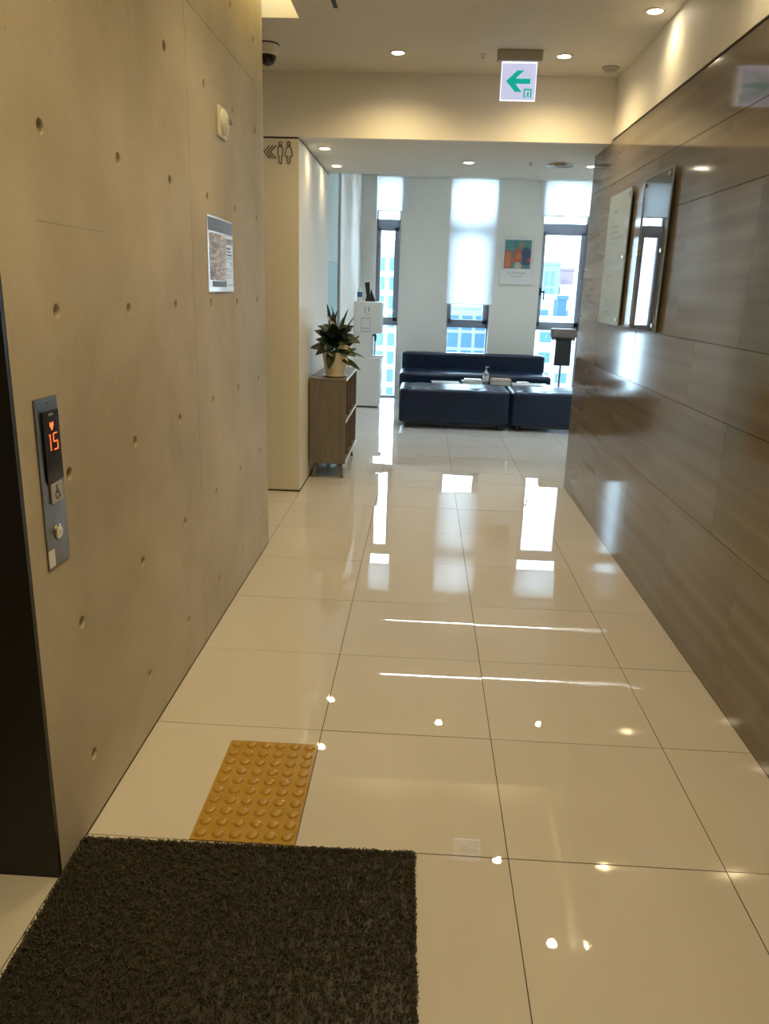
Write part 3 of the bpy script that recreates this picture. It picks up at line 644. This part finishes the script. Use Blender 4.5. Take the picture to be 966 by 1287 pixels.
t = thing('potted_plant', 'bushy dark green plant in cream pot on the walnut cabinet', 'plant', (-.706, 6.37, .8205))
part('saucer', MB().lathe([(.0,0),(.085,0),(.100,.012),(.098,.016),(.086,.008),(0,.008)], 32, caps=False), 'pot', t, smooth=40)
part('pot', MB().lathe([(.0,.009),(.078,.009),(.106,.180),(.108,.198),(.100,.198),(.096,.175),(.0,.172)], 36, caps=False), 'pot', t, smooth=40)
part('soil', MB().lathe([(.095,.1745),(.05,.180),(0,.182)], 20, caps=False), 'soil', t)
def leaf_mesh(L, Wd, bend, fold, m, name, n=8, tip=1.0):
    mb = MB(); vs = []
    for i in range(n+1):
        s = i/n; w = Wd*(math.sin(math.pi*min(1, s**.75*.97+.03))**.8)*(1 if s < .98 else .1)+.002
        ang = bend*s; x = L*(math.sin(ang)/bend if abs(bend) > 1e-3 else s); z = L*((1-math.cos(ang))/bend if abs(bend) > 1e-3 else 0)
        for k, f in ((-1,1),(-.5,.35),(0,0),(.5,.35),(1,1)): vs.append((x, k*w/2, -z+fold*f*w))
    fs = []
    for i in range(n):
        for k in range(4): a = i*5+k; fs.append((a, a+1, a+6, a+5))
    mb.add(vs, fs)
    me = bpy.data.meshes.new(name); me.from_pydata(mb.v, [], mb.f); me.materials.append(MT[m])
    for p in me.polygons: p.use_smooth = True
    return me
lm = [leaf_mesh(.185,.098,.6,.15,'leaf','leaf'), leaf_mesh(.165,.080,.9,.16,'leaf','leaf'), leaf_mesh(.15,.050,.9,.22,'leaf2','leaf'), leaf_mesh(.19,.026,.25,.3,'leaf','leaf'), leaf_mesh(.20,.030,.7,.3,'leaf2','leaf'), leaf_mesh(.12,.035,1.0,.2,'leaf3','leaf')]
def put_leaf(k, base, az, el, s=1, roll=0):
    o = link('leaf', lm[k], t, base); o.rotation_euler = (Matrix.Rotation(az,3,'Z') @ Matrix.Rotation(-el,3,'Y') @ Matrix.Rotation(roll,3,'X')).to_euler(); o.scale = (s,s,s)
R = math.radians
# (leaf kind, base, azimuth, elevation, scale): broad drooping leaves on the wall side, upright blades, trailing ones on the right
for k, b, az, el, s in [(0,(-.01,0,.28),200,38,1.0),(0,(-.02,-.02,.22),190,14,1.02),(0,(-.01,-.04,.24),225,30,.95),(0,(0,-.05,.25),250,5,.9),(1,(-.02,-.07,.20),262,-35,.95),
    (1,(0,-.02,.24),300,50,1.1),(1,(.01,-.02,.24),270,60,1.0),(0,(.0,.02,.28),330,48,.95),(1,(.02,.0,.28),20,40,1.0),(1,(.02,-.03,.27),350,22,1.05),(1,(.0,.03,.3),60,45,1),(1,(-.03,.04,.28),130,45,1),
    (0,(-.01,0,.30),170,62,.8),(1,(0,0,.34),215,55,.8),(1,(.01,0,.34),310,52,.85),(1,(0,0,.36),260,40,.75),(1,(.02,0,.36),0,32,.8),
    (3,(-.04,0,.36),175,84,1.15),(3,(-.03,0,.34),80,86,1.0),(3,(-.02,-.02,.36),20,82,.95),(3,(.05,0,.36),10,80,1.0),(4,(.03,0,.36),40,76,.85),(3,(.06,-.02,.30),5,70,1.1),
    (2,(.03,-.04,.20),320,20,1.0),(2,(.04,-.03,.18),345,38,1.0),(4,(.05,-.03,.20),350,45,1.05),(4,(.06,-.02,.19),335,10,1.0),(5,(.03,-.06,.24),330,8,1.1),(5,(.04,-.05,.20),300,-10,1.0),(4,(.06,-.04,.17),320,-30,.95),(2,(.05,-.05,.17),310,-25,.9),(5,(.05,-.03,.16),340,-35,.9),(2,(-.02,-.06,.2),285,10,.95),(2,(.0,-.05,.26),290,25,1.0),(4,(.07,-.01,.15),350,-20,.9),(1,(.06,0,.30),345,5,.9),(0,(.0,-.03,.30),215,48,.9),(0,(.01,-.03,.30),320,42,.85),(0,(-.01,-.05,.26),240,55,.9),(0,(.02,-.04,.26),290,60,.9),(1,(-.03,-.02,.33),190,50,.9),(1,(.03,-.02,.33),350,50,.9),(1,(.0,-.05,.32),265,75,.9),(1,(.03,-.05,.22),330,0,1.0),(1,(-.02,-.06,.24),210,-8,.95),(2,(.06,-.03,.26),340,30,1.0),(3,(.0,-.02,.38),120,78,1.0)]:
    put_leaf(k, b, R(az+random.uniform(-6,6)), R(el), s, R((1 if math.sin(R(az)) < 0 or math.cos(R(az)) > 0 else -1)*(-1 if math.cos(R(az)) < 0 else 1)*(random.uniform(35,70) if k < 3 or k == 5 else random.uniform(0,90))*min(1, abs(math.cos(R(az)))*1.4)))
for az, el, L in ((200,60,.12),(300,55,.13),(20,65,.13),(90,70,.12),(250,30,.09),(345,40,.1)):
    d = Vector((math.cos(R(az))*math.cos(R(el)), math.sin(R(az))*math.cos(R(el)), math.sin(R(el))))
    part('stem', MB().tube([(0,0,.175), tuple(Vector((0,0,.19))+d*L*.5), tuple(Vector((0,0,.20))+d*L)], .005, 6), 'leaf2', t)
for b, az in (((-.02,-.09,.40),250),((-.055,-.02,.44),200)):
    o = link('petal', leaf_mesh(.055,.04,.4,.35,'petal','petal'), t, b); o.rotation_euler = (0, -1.3, R(az))

# ------------------------------------------------------------------ water purifier and what stands on it
t = thing('water_purifier', 'tall white water purifier with dispensing niche against the lobby wall', 'water dispenser', (-.904, 10.25, 0))
part('lower_body', MB().box(.004,.355,0,.34,.02,.655), 'white_plastic', t, bevel=.008); part('upper_body', MB().box(.004,.362,0,.34,.965,1.36), 'white_plastic', t, bevel=.010)
part('back_column', MB().box(.004,.238,.0015,.3385,.6555,.9645), 'white_plastic', t); part('plinth', MB().box(.02,.33,.015,.325,0,.0195), 'black_plastic', t)
part('drip_tray', MB().box(.2385,.39,.05,.29,.6555,.672), 'grey_plastic', t, bevel=.003); part('niche_panel', MB().box(.2382,.246,.02,.32,.675,.96), 'exit_face', t) if False else part('niche_panel', MB().box(.2382,.244,.02,.32,.675,.96), 'grey_plastic', t)
for y in (.12, .22): part('tap', MB().cyl(.012,.86,.93,12,(.275,y,0)).box(.244,.28,y-.012,y+.012,.925,.945), 'black_plastic', t)
part('seam', MB().box(.06,.12,-.0006,.0,.662,.667), 'ink_grey', t)
lb = part('label_card', MB().box(.098,.214,-.0012,-.0002,.988,1.155), 'paper', t); part('card_border', MB().box(.096,.216,-.0016,-.0013,1.151,1.157).box(.096,.216,-.0016,-.0013,.986,.992).box(.096,.101,-.0016,-.0013,.986,1.157).box(.211,.216,-.0016,-.0013,.986,1.157), 'ink_pale', lb); part('card_line', MB().box(.11,.205,-.0016,-.0013,1.025,1.032), 'ink_grey', lb)
part('emblem', MB().box(.14,.15,-.0008,0,1.22,1.30).box(.185,.198,-.0008,0,1.235,1.29).box(.155,.20,-.0008,0,1.195,1.20), 'ink_pale', t)
t = thing('paper_holder', 'black angular holder standing on the water purifier', 'holder', (-.715, 10.42, 1.3605))
part('tall_plate', MB().prism([(-.066,.232),(-.004,.242),(.004,.10),(.03,.0),(-.056,.0),(-.040,.07)], -.05, -.035, 'y'), 'black_plastic', t, bevel=.003)
part('short_plate', MB().prism([(.012,.165),(.076,.0),(-.045,.0),(.0,.06)], .0, .015, 'y'), 'black_plastic', t, bevel=.003); part('foot', MB().box(-.056,.076,-.0345,-.0005,0,.012), 'black_plastic', t)
t = thing('spray_bottle', 'slim pale bottle with blue label on the water purifier', 'bottle', (-.845, 10.40, 1.3605))
part('body', MB().lathe([(0,0),(.030,0),(.032,.02),(.032,.12),(.022,.15),(.012,.17),(0,.17)], 24, caps=False), 'white_plastic', t, smooth=40); part('label_band', MB().lathe([(.0325,.05),(.0325,.115)], 24, caps=False), 'blue_label', t, smooth=40)
part('trigger', MB().box(-.012,.040,-.009,.009,.1705,.20).box(.026,.034,-.006,.006,.135,.170), 'white_plastic', t, bevel=.003)

# ------------------------------------------------------------------ seating
def bench(x0, x1, y0, y1, label):
    t = thing('leather_bench', label, 'bench', ((x0+x1)/2, (y0+y1)/2, 0), group='tufted leather benches')
    lx, ly = x1-x0, y1-y0; tf = [(-lx/2+lx*(i+.5)/5, -ly/2+ly*(j+.5)/3) for i in range(5) for j in range(3)]
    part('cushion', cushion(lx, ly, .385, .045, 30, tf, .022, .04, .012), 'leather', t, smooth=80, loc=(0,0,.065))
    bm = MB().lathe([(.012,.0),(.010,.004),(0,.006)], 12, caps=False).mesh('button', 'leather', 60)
    for x, y in tf: link('button', bm, t, (x, y, .4345+.010*(1-(2*x/lx)**2)*(1-(2*y/ly)**2)))
    for sx in (-1, 1):
        for sy in (-1, 1): part('foot', MB().lathe([(.022,0),(.026,.069)], 14, (sx*(lx/2-.09), sy*(ly/2-.09), 0)), 'black_plastic', t, smooth=40)
    part('base_frame', MB().box(-lx/2+.13, lx/2-.13, -ly/2+.07, ly/2-.07, .035, .066), 'black_plastic', t)
bench(-.245, 1.008, 8.78, 9.46, 'longer black leather bench with tufted top facing the hall')
bench(1.030, 2.28, 8.78, 9.46, 'black leather bench half hidden by the stone wall')
t = thing('leather_sofa', 'long low black leather sofa under the windows', 'sofa', (.70, 10.66, 0))
tf = [(-.99+1.98*(i+.5)/8, -.12+.2*j) for i in range(8) for j in range(2)]
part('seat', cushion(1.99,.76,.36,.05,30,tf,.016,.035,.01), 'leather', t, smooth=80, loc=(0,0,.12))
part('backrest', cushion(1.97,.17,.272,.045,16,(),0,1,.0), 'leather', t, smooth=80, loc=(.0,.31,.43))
part('base_frame', MB().box(-.9,.9,-.32,.32,.06,.119), 'black_plastic', t)
for sx in (-1, 1):
    for sy in (-1, 1): part('foot', MB().lathe([(.022,0),(.026,.0595)], 14, (sx*.84, sy*.28, 0)), 'chrome', t, smooth=40)

t = thing('coffee_table', 'low dark glossy table between the benches and the sofa', 'table', (.87, 9.83, 0))
part('table_top', MB().box(-.74,.74,-.26,.26,.395,.42), 'black_gloss', t, bevel=.004)
for sx in (-1, 1):
    for sy in (-1, 1): part('leg', MB().box(sx*.70-.02,sx*.70+.02,sy*.22-.02,sy*.22+.02,0,.3945), 'black_plastic', t)
ZT = .4203
t = thing('sanitizer_bottle', 'clear pump bottle of hand sanitizer on the low table', 'bottle', (.80, 9.80, ZT))
part('body', MB().lathe([(0,0),(.036,0),(.038,.01),(.038,.115),(.030,.135),(.014,.145),(0,.145)], 24, caps=False), 'sanitizer', t, smooth=40)
part('label_band', MB().lathe([(.0385,.03),(.0385,.10)], 24, caps=False), 'paper', t, smooth=40)
part('pump', MB().cyl(.013,.1455,.17,14).cyl(.005,.17,.20,10).box(-.012,.012,-.008,.008,.20,.212).box(.0,.035,-.005,.005,.203,.211), 'white_plastic', t)
def mag(x, y, z, w, d, h, rz, cover, name, label, cat, grp=None):
    t = thing(name, label, cat, (x, y, z), R(rz), grp)
    part('pages', MB().box(-w/2+.003,w/2-.003,-d/2+.003,d/2-.003,.002,h-.002), 'paper', t); part('cover', MB().box(-w/2,w/2,-d/2,d/2,0,.0018).box(-w/2,w/2,-d/2,d/2,h-.0018,h).box(-w/2-.002,-w/2,-d/2,d/2,0,h), cover, t)
G = 'reading matter on the low table'
mag(.63,9.78,ZT,.25,.19,.035,4,'laminate','magazine','thick pale magazine left of the sanitizer bottle','magazine',G)
mag(.64,9.79,ZT+.0355,.21,.17,.018,-5,'paper','magazine','white booklet on top of the thick pale magazine','magazine',G)
mag(.985,9.79,ZT,.25,.19,.045,-3,'brown_cover','book','brown covered book right of the sanitizer bottle','book',G)
mag(.99,9.79,ZT+.0455,.23,.18,.022,5,'brown_cover','book','thin brown book lying on the thicker brown book','book',G)
mag(1.345,9.79,ZT,.42,.26,.012,-2,'laminate','newspaper','wide pale newspaper at the stone wall end of the table','newspaper',G)
mag(1.27,9.84,ZT+.0125,.13,.10,.02,14,'paper','booklet','small white booklet on the wide newspaper','booklet',G)
mag(.30,9.74,ZT,.34,.20,.012,3,'laminate','magazine','flat pale magazine at the far left end of the table','magazine',G)

t = thing('dispenser_stand', 'chrome pole stand with taupe head and black body by the right window', 'stand', (1.865, 10.7, 0))
part('base_plate', MB().lathe([(.16,0),(.16,.008),(.15,.012),(0,.012)], 32, caps=False), 'chrome', t, smooth=35); part('pole', MB().cyl(.017,.0125,.94,18), 'chrome', t, smooth=40)
hd = part('head', MB().box(-.165,.16,-.10,.06,.965,1.083), 'head_brown', t, bevel=.018, seg=4)
part('head_lip', MB().box(-.150,.150,-.095,.05,.935,.9645), 'black_plastic', t, bevel=.008)
for x in (-.125, .115): part('screw', MB().cyl(.008,-.100,-.0955,12,(x,0,.951),'y'), 'chrome', hd)
part('body', MB().prism([(-.098,.9345),(.105,.9345),(.110,.60),(-.100,.60)], -.09, -.0175, 'y'), 'black_plastic', t, bevel=.008)

# ------------------------------------------------------------------ framed poster (generic colour print)
t = thing('framed_poster', 'white framed poster with colourful print between the windows', 'picture', (1.24, 11.219, 1.947))
part('mount', MB().box(-.215,.215,-.012,-.001,-.307,.307), 'paper', t)
for a in ((-.222,.222,.3075,.314),(-.222,.222,-.314,-.3075),(-.222,-.2155,-.3075,.3075),(.2155,.222,-.3075,.3075)): part('frame_bar', MB().box(a[0],a[1],-.022,0,a[2],a[3]), 'white_plastic', t, bevel=.001)
pr = part('print', MB().box(-.178,.180,-.0128,-.0122,-.104,.268), 'art_teal', t)
def blot(name, pts, m, y=-.0131): part(name, MB().prism(pts, y-.0003, y, 'y'), m, pr)
blot('colour_patch', [(-.178,-.104),(-.178,.13),(-.12,.14),(-.07,.09),(-.06,-.02),(-.085,-.104)], 'art_red'); blot('colour_patch', [(-.15,-.08),(-.155,.09),(-.115,.11),(-.09,.04),(-.10,-.08)], 'art_orange', -.0135)
blot('colour_patch', [(-.06,-.02),(-.05,.13),(.0,.17),(.05,.14),(.07,.02),(.04,-.03)], 'art_red'); blot('colour_patch', [(.07,-.04),(.05,.13),(.11,.18),(.18,.14),(.18,-.04),(.12,-.06)], 'art_navy', -.0135)
blot('colour_patch', [(-.02,.03),(-.01,.09),(.04,.10),(.05,.03)], 'art_orange', -.0139); blot('colour_patch', [(.02,.19),(.03,.235),(.06,.24),(.075,.19),(.05,.16)], 'art_orange', -.0139)
blot('colour_patch', [(-.04,-.10),(-.02,-.02),(.03,-.025),(.07,-.07),(.05,-.104)], 'art_cream', -.0135); blot('colour_patch', [(.13,-.02),(.14,.04),(.18,.04),(.18,-.02)], 'art_red', -.0139)
for i in range(14):
    x = random.uniform(-.17,.15); z = random.uniform(.16,.255)
    if -.0 < x < .09: continue
    blot('colour_patch', [(x,z),(x+.022,z+.006),(x+.026,z-.002),(x+.004,z-.006)], 'art_navy', -.0139)
mb = text_mb('La Musique', .052, .0002); xform(mb, lambda x,y,z: (x, -.0126-z, y-.160)); part('title_lettering', mb, 'ink_grey', t)
part('subtitle_line', MB().box(-.075,.075,-.0126,-.0122,-.209,-.203), 'ink_pale', t)

# ------------------------------------------------------------------ city outside, far below the fifteenth floor
struct('ground', MB().box(-250, 250, 60, 420, -56, -55), 'street', 'pale streets far below the windows')
def building(name, label, x0, x1, y, d, z0, z1, m, win, cw, ch, gx, gz, zmin=-26, off=0):
    t = thing(name, label, 'building', ((x0+x1)/2, y+d/2, z0))
    hx = (x1-x0)/2; part('facade', MB().box(-hx, hx, -d/2, d/2, 0, z1-z0), m, t)
    part('parapet', MB().box(-hx-.2, hx+.2, -d/2-.2, -d/2+.4, z1-z0, z1-z0+.6), m, t)
    me = MB().box(-cw/2, cw/2, -.12, .05, -ch/2, ch/2).mesh('window', win)
    nx = int((x1-x0-1)/gx); nz = int((z1-zmin-1)/gz)
    for i in range(nx):
        for j in range(nz):
            link('window', me, t, (-hx+(x1-x0-nx*gx)/2+gx*(i+.5), -d/2-.02, z1-z0-1.2-gz*(j+.5)+.3))
building('office_block', 'pale office block with tall windows seen through the leftmost window', -17, 0.5, 150, 20, -55, 8.6, 'bwhite', 'bglass', 1.25, 2.3, 2.1, 3.4, -30)
building('glass_block', 'blue grey glazed block seen below the long blind', 2.5, 15, 140, 18, -55, -1.3, 'bgrey', 'bblue', 1.8, 2.4, 2.4, 3.0, -22)
building('teal_tower', 'pale teal glass tower seen through the window by the stone wall', 22.4, 26.2, 160, 14, -55, 7, 'bteal', 'bglass', .6, 2.6, 1.2, 3.2, -20)
building('pink_block', 'pink rendered block right of the teal tower', 28.7, 32.2, 178, 10, -55, 6.6, 'bpink', 'bpinkwin', .8, 1.0, 1.6, 3.0, -2)
building('white_block', 'white block standing in front of the pink one', 27.4, 42, 166, 10, -55, 2.9, 'bwhite', 'bglass', 1.4, 1.4, 3.6, 3.6, -24)
building('low_white_block', 'low white block in front of the teal tower', 15.5, 26, 130, 8, -55, 0.9, 'bwhite', 'bglass', 1.5, 1.5, 3.2, 3.4, -24)
building('blue_block', 'narrow blue glazed block beside the low white block', 20.4, 21.7, 124, 4, -55, .75, 'bblue', 'bblue', .5, 1.6, .62, 2.1, -3)
building('street_block', 'lowest pale block seen at the foot of the right window', 12, 30, 112, 8, -55, -2.0, 'bwhite', 'bblue', 1.6, 1.4, 2.6, 2.8, -26)

scene.cycles.use_denoising = True
scene.cycles.max_bounces = 10; scene.cycles.diffuse_bounces = 5; scene.cycles.glossy_bounces = 5; scene.cycles.transparent_max_bounces = 16
scene.cycles.sample_clamp_indirect = 12.0; scene.cycles.caustics_reflective = False; scene.cycles.caustics_refractive = False
